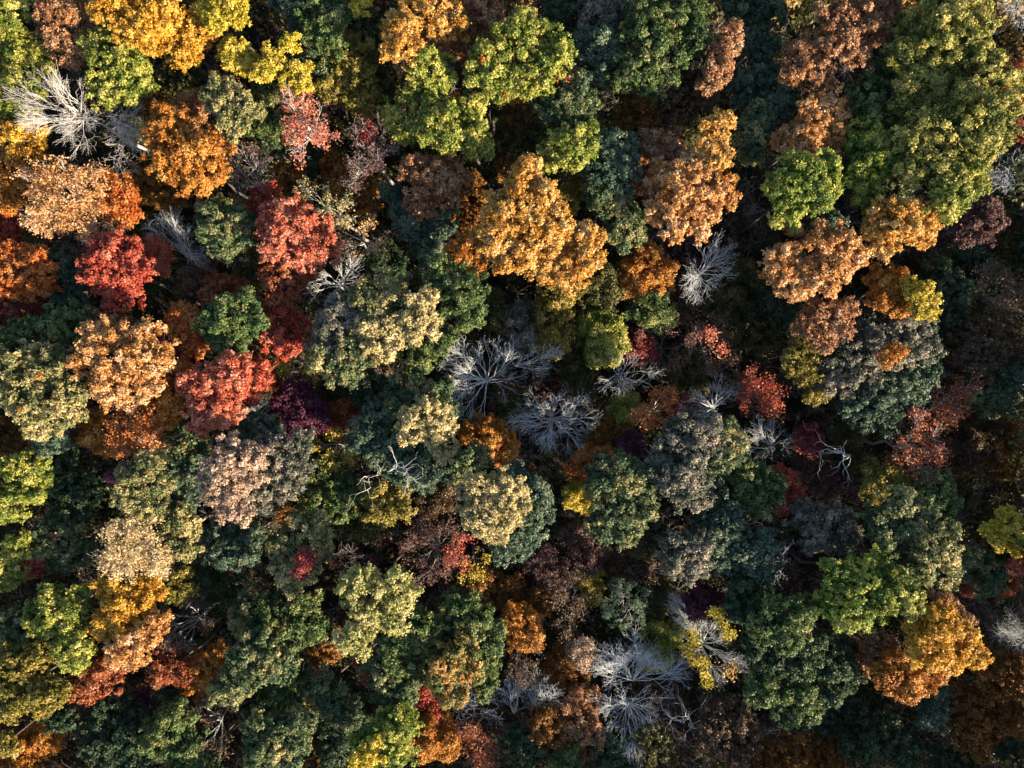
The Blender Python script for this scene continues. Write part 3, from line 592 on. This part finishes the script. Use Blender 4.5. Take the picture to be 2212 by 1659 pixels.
def crown_points(rng, B, style):
    """leaf points, outward directions and per-leaf tint of a crown.
    crown > billows > smaller billows > leafy lobes > sprays > leaves"""
    fine = style == 'F'
    subs = []                                   # centre, radius, tint shift
    for bi, (c, R) in enumerate(B):
        if style in 'DKF':
            op = rng.uniform(0.0, 1.0)                      # how open this billow is
            m = int(min(30, 6 + R*R*2.3)); ph = rng.uniform(0, 6.28)
            for q in range(m):
                zz = 1-(q+.5)/m*1.35; t = q*2.39996+ph+rng.normal(0, .35)
                r = math.sqrt(max(0, 1-zz*zz)); d = np.array([r*math.cos(t), r*math.sin(t), zz])
                sr = rng.uniform(0.32, 0.60)*min(1.0, 0.45+R*0.3)*rng.choice([.75, 1, 1.25])
                rr = R*rng.uniform(0.86-.1*op, 1.16)-sr*.7
                subs.append((c+d*rr*np.array([1, 1, .88])+np.array([0, 0, rng.normal(0, .18)]), sr, rng.normal(0, .07)))
            for q in range(int(2+R*2)):                     # shoots that stick out of the outline
                d = unit(np.array([rng.normal(), rng.normal(), rng.uniform(-.3, 1)])); sr = rng.uniform(.16, .32)
                subs.append((c+d*R*rng.uniform(1.02, 1.22)*np.array([1, 1, .9]), sr, rng.normal(0, .07)))
            subs.append((c-np.array([0, 0, R*.2]), R*(0.62-.12*op), -.05))
        else:
            subs.append((c, R, 0.))
    cs = np.array([x[0] for x in subs]); rs = np.array([x[1] for x in subs])
    Ls, Ds, RLs, LTs = [], [], [], []
    for bi, (c, R, ts) in enumerate(subs):
        area = 2*np.pi*R*R*1.45
        rl0 = min(0.46, max(0.30, R*0.34)) * (0.9 if fine else 1)
        nl = int(area/(rl0*rl0*3.3))+1
        D = sph(rng, nl, -0.4)
        if style == 'C': D = unit(D*np.array([1, 1, 0.8])+np.array([0, 0, .2]))
        rad = R*rng.uniform(0.74, 1.06, nl)
        rad *= 1+0.12*np.sin(6*D[:, 0]+bi*2+D[:, 1]*4)       # uneven outline
        L = c + D*rad[:, None]*np.array([1, 1, 0.9])
        keep = np.ones(nl, bool)
        near = np.where(np.linalg.norm(cs-c, axis=1) < rs+R)[0]
        for bj in near:
            if bj != bi: keep &= (np.linalg.norm(L-cs[bj], axis=1) > rs[bj]*0.66)
        L, D = L[keep], D[keep]
        Ls.append(L); Ds.append(D); RLs.append(rl0*rng.uniform(0.6, 1.3, len(L))); LTs.append(rng.normal(0, 0.09, len(L))+ts)
    L = np.concatenate(Ls); D = np.concatenate(Ds); rl = np.concatenate(RLs); lt = np.concatenate(LTs); nl = len(L)
    acc = rng.random(nl)
    ns = 9 if not fine else 8
    nf = 5
    li = np.repeat(np.arange(nl), ns)
    d2 = unit(sph(rng, len(li)) + D[li]*0.6 + np.array([0, 0, .35]))
    sp = L[li] + d2*(rl[li]*rng.uniform(0.4, 1.1, len(li)))[:, None]
    if style == 'K':
        sp = L[li] + d2*(rl[li]*rng.uniform(0.4, 2.1, len(li)))[:, None]
    sn = unit(d2 + D[li]*0.5 + np.array([0, 0, .3]) + rng.normal(0, .42, (len(li), 3)))   # one facing per spray
    si = np.repeat(np.arange(len(li)), nf)
    P = sp[si] + rng.normal(0, 0.105 if not fine else 0.16, (len(si), 3))
    if style == 'K':
        P = L[li][si] + (sp-L[li])[si]*rng.uniform(0.15, 1.1, (len(si), 1)) + rng.normal(0, .045, (len(si), 3))
    N = sn[si]
    st = rng.normal(0, 0.08, len(li))
    T = 0.5 + lt[li][si] + st[si] + rng.normal(0, 0.07, len(si))
    return P, N, np.stack([T, acc[li][si]], 1)

def finish_tint(T, accp):
    t = np.clip(T[:, 0], 0.02, 1.0)
    return np.where(T[:, 1] < accp, 2.0, t)

def branch_net(rng, pts, base, bf, jitter=0.0):
    """greedy branching: join every point to the tree where length plus path back to the root is least.
    base: list of trunk nodes (first = foot). returns nodes, parent index"""
    nodes = np.array(base); nb = len(nodes)
    par = [-1]+list(range(nb-1)); path = np.zeros(nb)
    for i in range(1, nb): path[i] = path[i-1]+np.linalg.norm(nodes[i]-nodes[i-1])
    path = path - path[-1]*0.999; path = np.maximum(path, 0) + np.arange(nb)[::-1]*0.35
    n = len(pts)
    allP = np.concatenate([nodes, pts]); par = par+[0]*n; pathA = np.concatenate([path, np.zeros(n)])
    best = np.full(n, 1e9); who = np.zeros(n, int); done = np.zeros(n, bool); dist = np.zeros(n)
    def relax(k):
        nonlocal best, who
        d = np.linalg.norm(pts-allP[k], axis=1); c = d + bf*(pathA[k]+d)
        m = c < best; best = np.where(m, c, best); who = np.where(m, k, who)
    for k in range(max(0, nb-4), nb): relax(k)
    order = []
    for _ in range(n):
        j = int(np.argmin(np.where(done, 1e9, best))); done[j] = True; k = nb+j
        par[k] = int(who[j]); pathA[k] = pathA[par[k]]+np.linalg.norm(allP[k]-allP[par[k]]); order.append(k)
        relax(k)
    return allP, np.array(par), np.array(list(range(nb))+order), nb

def envelope(rng, B, n, inner=0.25, zmin=-0.15):
    w = np.array([R**2.2 for _, R in B]); w /= w.sum()
    idx = rng.choice(len(B), n, p=w)
    D = sph(rng, n, zmin); r = rng.uniform(inner**2, 1, n)**0.5
    c = np.array([b[0] for b in B])[idx]; R = np.array([b[1] for b in B])[idx]
    return c + D*(r*R)[:, None]*np.array([1, 1, .8])

def trunk_nodes(rng, foot, fork, k=6, bend=0.3):
    t = np.linspace(0, 1, k)[:, None]
    P = foot*(1-t)+fork*t
    P[1:-1, :2] += rng.normal(0, bend, (k-2, 2))
    return [p for p in P]

def radii(par, order, rt, exp):
    n = len(par); tips = np.zeros(n); child = np.zeros(n)
    for k in order: 
        if par[k] >= 0: child[par[k]] += 1
    for k in order[::-1]:
        if child[k] == 0: tips[k] = 1
        if par[k] >= 0: tips[par[k]] += tips[k]
    return rt*np.maximum(tips, 1)**exp, child

def limbs(root, rng, B, foot, mat, density=1.0, snag=False, label=None, grow_trunk=True):
    """leafless crown: a trunk that forks into long limbs, each limb (a branch of its own) feathering into side shoots"""
    cen = sum(c*R*R for c, R in B)/sum(R*R for c, R in B); Rm = max(R for _, R in B)
    spread = max(np.linalg.norm((c-cen)[:2])+R for c, R in B)
    lean = np.linalg.norm(cen[:2]-foot[:2])
    fork = cen.copy(); fork[2] = cen[2]-min(3.0, 0.75*spread)
    if lean > 2.0: fork[:2] = 0.22*cen[:2]+0.78*foot[:2]; fork[2] -= 1.0
    origin = np.array(root.location); tips = []
    def grow(seg, p, d, length, r, lev, out):
        step = (0.42, 0.30, 0.22, 0.2)[lev] if not snag else 0.45
        n = max(2, int(length/step)); side = rng.choice([-1, 1])
        wob = (0.10, 0.13, 0.17, 0.2)[lev] if not snag else 0.33
        for i in range(n):
            f = i/n
            d = unit(d + rng.normal(0, wob, 3) + np.array([0, 0, .035 if not snag else 0]) + out*.03)
            q = p + d*step; r2 = r*(1-(i+1)/n*0.80)+0.003; r1 = r*(1-i/n*0.80)+0.003
            seg.append((p, q, max(r1, .0072), max(r2, .0062)))
            maxlev = 3
            start = .16 if lev else .30
            if lev < maxlev and f > start and rng.random() < ((.95, .9, .75, 0)[lev] if not snag else (.5, .45, .4, 0)[lev])*density:
                side = -side
                ax = unit(np.cross(d, np.array([0, 0, 1.])+rng.normal(0, .5, 3)))
                ang = rng.uniform(.34, .72) if not snag else rng.uniform(.6, 1.2)
                dd = unit(d*math.cos(ang) + ax*side*math.sin(ang) + out*.18)
                L = (length*(1-f)*rng.uniform(.45, .85)+.25) if lev < 2 else rng.uniform(.25, .7)
                if lev == 0: L = min(L, 2.8)
                grow(seg, q, dd, L, r2*.62 if lev == 0 else r2*.7, lev+1, out)
            p = q
        tips.append(p)
    # trunk
    seg = []
    T = trunk_nodes(rng, foot, fork, 7, .18)
    if grow_trunk:
        rt = min(.26, .08+.05*spread)
        for i in range(6): seg.append((T[i], T[i+1], rt*(1-.12*i), rt*(1-.12*(i+1))))
    heads = []
    for c, R in sorted(B, key=lambda b: -b[1]):
        m = max(2, int(round((1.2+R*2.3)*density))) if not snag else 1+int(R > 1)
        t0 = rng.uniform(0, 6.28)
        for q in range(m):
            t = t0 + q*6.28/m + rng.normal(0, .25); rr = R*rng.uniform(.45, .85)
            e = c + np.array([math.cos(t)*rr, math.sin(t)*rr, R*rng.uniform(-.35, .6)])
            heads.append((e, R))
    heads = heads[:(34 if not snag else 7)]
    built = []
    heads.sort(key=lambda h: math.atan2(h[0][1]-fork[1], h[0][0]-fork[0]))
    i = 0
    while i < len(heads):
        g = int(rng.integers(1, 4)) if not snag else 2
        grp = heads[i:i+g]; i += g
        mean = sum(e for e, R in grp)/len(grp)-fork; Lm = np.linalg.norm(mean)
        w = rng.uniform(0, 1.0); st = T[-1]*(1-w) + T[-2]*w
        hub = st + (mean+fork-st)*rng.uniform(.14, .38) + rng.normal(0, .12, 3); sg = []
        mid = (st+hub)/2 + rng.normal(0, .07, 3) + np.array([0, 0, .06])
        r0 = ((.022+.008*Lm) if not snag else (.032+.010*Lm))*(1+.13*len(grp))
        sg += [(st, mid, r0*1.15, r0), (mid, hub, r0, r0*.9)]
        for e, R in grp:
            v = e-hub; L = max(np.linalg.norm(v)*rng.uniform(.85, 1.3), R*.6); out = unit(np.array([e[0]-fork[0], e[1]-fork[1], 0.25*L]))
            d = unit(unit(v)*.8 + unit(hub-st)*.45)
            grow(sg, hub, d, L, (.013+.0062*L) if not snag else (.018+.008*L), 0, out)
        built.append(sg)
    def mk(name, sg, sides, mat=mat):
        A = np.array([x[0] for x in sg])-origin; Bq = np.array([x[1] for x in sg])-origin
        return link(name, tubes(name, A, Bq, np.array([x[2] for x in sg]), np.array([x[3] for x in sg]), sides, mat), root)
    if seg: mk('trunk', seg, 7, DARKTWIG if mat is not DEAD or density < 1 else mat)
    for sg in built: mk('branch', sg, 4 if not snag else 6)
    return np.array(tips)

def woody(root, rng, B, foot, n, mat, rt=0.02, exp=0.45, bf=0.5, split=True, inner=0.25, zf=0.5, twigs=True, cap=0.45, curl=0.0):
    """trunk of a tree with its main limbs; in leafless trees each main limb is a branch of its own"""
    cen = sum(c*R*R for c, R in B)/sum(R*R for c, R in B); Rm = max(R for _, R in B)
    fork = cen.copy(); fork[2] = cen[2] - Rm*zf
    if split:
        fork[:2] = 0.72*cen[:2]+0.28*foot[:2] if np.linalg.norm(cen[:2]-foot[:2]) > 2.5 else 0.3*cen[:2]+0.7*foot[:2]
    base = trunk_nodes(rng, foot, fork)
    pts = envelope(rng, B, n, inner)
    if curl: pts += rng.normal(0, curl, pts.shape)
    P, par, order, nb = branch_net(rng, pts, base, bf)
    if twigs:
        # two short forks at every tip
        ch = np.zeros(len(P)); 
        for k in order:
            if par[k] >= 0: ch[par[k]] += 1
        ends = np.where(ch == 0)[0]
        d = unit(P[ends]-P[par[ends]])
        newP, newpar = [], []
        for s in range(2):
            rad = unit(P[ends]-fork); q = P[ends] + unit(d*.6 + rad*.7 + rng.normal(0, .38, d.shape) + np.array([0, 0, .1]))*rng.uniform(.3, .9, (len(ends), 1))
            newP.append(q); newpar.append(ends)
        base_n = len(P); P = np.concatenate([P]+newP); par = np.concatenate([par]+newpar); order = np.concatenate([order, np.arange(base_n, len(P))])
    r, child = radii(par, order, rt, exp)
    r = np.minimum(r, cap); r[:nb] = np.maximum(r[:nb], np.linspace(cap*0.62, r[nb-1], nb))
    # subtrees off the trunk
    sub = np.full(len(P), -1); heads = {}
    for k in order:
        if k < nb: continue
        sub[k] = k if par[k] < nb else sub[par[k]]
    cnt = {h: int((sub == h).sum()) for h in set(sub[sub >= 0])}
    k = np.array([i for i in order if par[i] >= 0])
    big = sorted([h for h in cnt if cnt[h] > 24], key=lambda h: -cnt[h])[:9] if split else []
    def build(name, sel, par_obj, sides):
        if len(sel) == 0: return None
        ra = np.minimum(r[par[sel]], r[sel]*1.35)
        me = tubes(name, P[par[sel]]-origin, P[sel]-origin, ra, r[sel], sides, mat)
        return link(name, me, par_obj)
    origin = np.array(root.location) if root is not None else np.zeros(3)
    rest = np.array([i for i in k if not (sub[i] in big)], int)
    tr = build('trunk', rest, root, 6 if split else 5)
    for h in big:
        build('branch', np.array([i for i in k if sub[i] == h], int), root, 4)
    tips = np.where(child[:len(P)] == 0)[0]
    return P, par, tips, tr

def hue_kind(pal):
    return {'gold':'golden','dgold':'golden','straw':'golden','amber':'golden','damber':'golden','yellow':'golden','peach':'orange','copper':'orange','orange':'orange','rust':'orange',
            'red':'red','coral':'red','crimson':'red','maroon':'red','purple':'purple'}.get(pal, 'green')

NAMES = {'D': 'broadleaf_tree', 'F': 'understory_tree', 'S': 'thin_leaved_tree', 'B': 'bare_tree', 'N': 'dead_snag', 'K': 'broadleaf_tree', 'C': 'evergreen_tree'}
CATS = {'D': 'tree', 'F': 'young tree', 'S': 'tree', 'B': 'bare tree', 'N': 'dead tree', 'K': 'tree', 'C': 'evergreen'}

def leaf_crown(name, root, rng, B, style, pal, label=None):
    origin = np.array(root.location)
    P, N, T = crown_points(rng, B, style)
    size = {'D': 0.225, 'F': 0.22, 'K': 0.20, 'C': 0.22}[style]
    V = leaves(rng, P, N, size, jit=0.42, slim=0.66 if style != 'C' else 0.3, up=0.1)
    o = link(name, quad_mesh(name, V-origin, finish_tint(T, ACCP.get(pal, 0)), LM[pal]), root)
    if label: o['label'] = label
    return o

def sparse_leaves(name, root, rng, P, tips, pal, count, spread=0.16, label=None, size=0.22):
    origin = np.array(root.location)
    i = rng.choice(tips, count); 
    q = P[i] + rng.normal(0, spread, (count, 3))
    n = unit(rng.normal(0, .5, (count, 3))+np.array([0, 0, .6]))
    T = np.stack([0.55+rng.normal(0, .16, count), np.ones(count)], 1)
    o = link(name, quad_mesh(name, leaves(rng, q, n, size)-origin, finish_tint(T, 0), LM[pal]), root)
    if label: o['label'] = label
    return o

cur = None
rows = [l for l in TREES.strip().split('\n') if l.count('|') == 5]
for ri, row in enumerate(rows):
    pal, style, z, foot, bl, label = row.split('|')
    part = pal.startswith('+'); pal = pal.lstrip('+'); z = float(z)
    rng = np.random.default_rng(1000+ri)
    B = billows(bl, z, rng, drop=0.28 if style in 'DK' else 0.15)
    cen = sum(c*R*R for c, R in B)/sum(R*R for c, R in B)
    if foot == '-':
        fx, fy = cen[0]+rng.normal(0, .4), cen[1]+rng.normal(0, .4)
    else:
        a, b = foot.split(','); p = at(float(a), float(b), 4.0 if style in 'BNS' else 0); fx, fy = p[0], p[1]
    if not part:
        root = bpy.data.objects.new(NAMES[style], None); C.objects.link(root)
        root.location = (fx, fy, 0); root.empty_display_size = 1
        root['label'] = label; root['category'] = CATS[style]
        root['group'] = {'B': 'leafless trees among the autumn crowns', 'N': 'broken dead trees in the forest gaps', 'C': 'evergreens in the forest'}.get(
            style, '%s leaved %s trees' % (hue_kind(pal), 'low' if style == 'F' else 'canopy'))
        ft = np.array([fx, fy, -0.3])
    else:
        root = cur; ft = np.array([root.location.x, root.location.y, -0.3])
    plabel = label if part else None
    area = sum(R*R for _, R in B)
    if style in 'DFKC':
        if part:
            # limb that carries this part of the crown is grown with it
            leaf_crown('crown', root, rng, B, style, pal, plabel)
        else:
            woody(root, rng, B, ft, int(14+area*1.6), BARK if pal != 'teal' else DARKTWIG, rt=0.03, exp=0.48, bf=0.35, split=False, inner=0.1, zf=0.9, twigs=False,
                  cap=0.34 if style != 'F' else 0.14)
            leaf_crown('crown', root, rng, B, style, pal)
    elif style == 'S':
        if not part:
            tips = limbs(root, rng, B, ft, DEAD if pal in ('cream', 'peach', 'straw', 'dead') or 'pale' in label else (TWIG if z > 15 else DARKTWIG), density=0.8)
        else:
            tips = envelope(rng, B, 200, .2)
        E = envelope(rng, B, int(area*9)+20, .35, .0)
        pal2 = {'twig': 'maroon' if 'pink' in label else 'brown', 'dead': 'gold'}.get(pal, pal)
        dens = {'peach': 330, 'straw': 300, 'orange': 300, 'coral': 260, 'rust': 230, 'red': 230, 'maroon': 120, 'cream': 90, 'yellow': 120, 'brown': 130}.get(pal2, 60)
        if dens > 150: tips = np.concatenate([tips[rng.permutation(len(tips))[:len(E)]], E])
        sparse_leaves('crown', root, rng, tips, np.arange(len(tips)), pal2, int(area*dens*(3.2 if part and pal2 == 'yellow' else 1))+30, spread=0.24, label=plabel)
    elif style == 'B':
        limbs(root, rng, B, ft, {'dead': DEAD, 'twig': TWIG}[pal], grow_trunk=not part)
    elif style == 'N':
        limbs(root, rng, B, ft, DEAD, snag=True)
    if not part: cur = root

# ------------------------------------------------------------------ forest floor
g = bpy.data.materials.new('leaf_litter'); g.use_nodes = True; t = g.node_tree; p = t.nodes['Principled BSDF']
tc = t.nodes.new('ShaderNodeTexCoord'); n1 = t.nodes.new('ShaderNodeTexNoise'); n1.inputs['Scale'].default_value = 0.25; n1.inputs['Detail'].default_value = 8
n2 = t.nodes.new('ShaderNodeTexVoronoi'); n2.inputs['Scale'].default_value = 6.0
t.links.new(tc.outputs['Object'], n1.inputs['Vector']); t.links.new(tc.outputs['Object'], n2.inputs['Vector'])
r = t.nodes.new('ShaderNodeValToRGB'); e = r.color_ramp.elements
e[0].position = .35; e[0].color = (.016, .012, .008, 1); e[1].position = .7; e[1].color = (.045, .028, .015, 1)
t.links.new(n1.outputs[0], r.inputs[0])
mx = t.nodes.new('ShaderNodeMix'); mx.data_type = 'RGBA'; mx.blend_type = 'MULTIPLY'; mx.inputs['Factor'].default_value = .6
t.links.new(r.outputs[0], mx.inputs['A']); t.links.new(n2.outputs['Color'], mx.inputs['B'])
t.links.new(mx.outputs['Result'], p.inputs['Base Color']); p.inputs['Roughness'].default_value = .95
me = bpy.data.meshes.new('ground'); s = 3000
G = 60; xs = np.sign(np.linspace(-1, 1, G))*np.abs(np.linspace(-1, 1, G))**3*s
rng = np.random.default_rng(5)
vv = [(x, y, -0.15+0.1*rng.normal()*(abs(x) < 300 and abs(y) < 300)) for y in xs for x in xs]
ff = [(j*G+i, j*G+i+1, (j+1)*G+i+1, (j+1)*G+i) for j in range(G-1) for i in range(G-1)]
me.from_pydata(vv, [], ff); me.materials.append(g)
gr = bpy.data.objects.new('ground', me); C.objects.link(gr); gr['kind'] = 'structure'

# undergrowth: shrubs and saplings nobody could count
rng = np.random.default_rng(11)
nc = 11000
cc = np.stack([rng.uniform(-72, 72, nc), rng.uniform(-56, 56, nc), rng.uniform(0.3, 5.0, nc)], 1)
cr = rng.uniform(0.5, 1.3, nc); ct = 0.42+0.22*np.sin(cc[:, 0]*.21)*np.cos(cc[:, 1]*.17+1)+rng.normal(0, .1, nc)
k = np.repeat(np.arange(nc), 46); d = unit(sph(rng, len(k))+np.array([0, 0, .5]))
P = cc[k]+d*(cr[k]*rng.uniform(.5, 1.1, len(k)))[:, None]
T = np.clip(ct[k]+rng.normal(0, .1, len(k)), .02, .85); V = leaves(rng, P, d, .36)
patch = (np.sin(cc[:, 0]*.33+1.3)+np.cos(cc[:, 1]*.29+.4)+np.sin((cc[:, 0]-cc[:, 1])*.23)+rng.normal(0, .6, nc))[k]
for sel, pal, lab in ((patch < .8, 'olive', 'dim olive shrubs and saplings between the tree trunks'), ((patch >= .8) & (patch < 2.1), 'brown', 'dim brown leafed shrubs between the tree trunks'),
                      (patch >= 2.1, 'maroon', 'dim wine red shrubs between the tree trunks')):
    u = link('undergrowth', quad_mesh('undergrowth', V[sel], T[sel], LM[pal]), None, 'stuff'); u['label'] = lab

# brushwood: thin leafless stems in the hollows
nb = 2600; bx = np.stack([rng.uniform(-66, 66, nb), rng.uniform(-50, 50, nb), rng.uniform(1.5, 5.5, nb)], 1)
k = np.repeat(np.arange(nb), 15); d = unit(rng.normal(0, .8, (len(k), 3))*np.array([1, 1, .5])+np.array([0, 0, .35])); A = bx[k]+rng.normal(0, .1, (len(k), 3))
M1 = A + d*rng.uniform(.5, 1.1, (len(k), 1)); E1 = M1 + unit(d+rng.normal(0, .35, d.shape))*rng.uniform(.3, .9, (len(k), 1)); E2 = M1 + unit(d+rng.normal(0, .45, d.shape))*rng.uniform(.3, .8, (len(k), 1))
st0 = np.stack([bx[:, 0], bx[:, 1], np.zeros(nb)], 1)
me = tubes('brushwood', np.concatenate([A, M1, M1, st0]), np.concatenate([M1, E1, E2, bx]), np.concatenate([np.full(len(k), .016), np.full(2*len(k), .011), np.full(nb, .03)]),
           np.concatenate([np.full(len(k), .012), np.full(2*len(k), .008), np.full(nb, .02)]), 3, DARKTWIG)
u = link('brushwood', me, None, 'stuff'); u['label'] = 'thin grey leafless stems in the gaps between the crowns'

# woodland that goes on beyond the picture; a mass of crowns
rng = np.random.default_rng(12)
Ps, Ns, Ts = [], [], []
def outer(x, y):
    hx, hy = 1106/F*(CAM_H-20), 829.5/F*(CAM_H-20)
    return abs(x) > hx+4.2 or abs(y) > hy+4.2
gx = np.arange(-100, 125, 7.6)
for ix, x in enumerate(gx):
    for y in np.arange(-90, 72, 7.6):
        X = x+rng.uniform(-2, 2); Y = y+rng.uniform(-2, 2)
        if not outer(X, Y): continue
        R = rng.uniform(3.2, 4.8); z = rng.uniform(12.5, 16) if X > 0 and Y > 12 else (rng.uniform(21, 25) if X > 20 and Y < 0 else rng.uniform(18, 22))
        tt = rng.uniform(0.05, .95)
        for b in range(4):
            c = np.array([X+rng.normal(0, R*.35), Y+rng.normal(0, R*.35), z-R*.8-rng.uniform(0, 1)]); n = 420
            D = sph(rng, n, -.4); r0 = R*.72*rng.uniform(.7, 1.05, n)*(1+.15*np.sin(D[:, 0]*9)*np.cos(D[:, 1]*8))
            Ps.append(c+D*r0[:, None]); Ns.append(D); Ts.append(np.full(n, tt)+rng.normal(0, .08, n))
P = np.concatenate(Ps)
V = leaves(rng, P, np.concatenate(Ns), .6)
me = quad_mesh('distant_woodland', V, np.clip(np.concatenate(Ts), .02, 1), LM['mix'])
o = link('distant_woodland', me, None, 'stuff'); o['label'] = 'the same mixed autumn woodland going on around'
print('LEAVES', NLEAF[0])
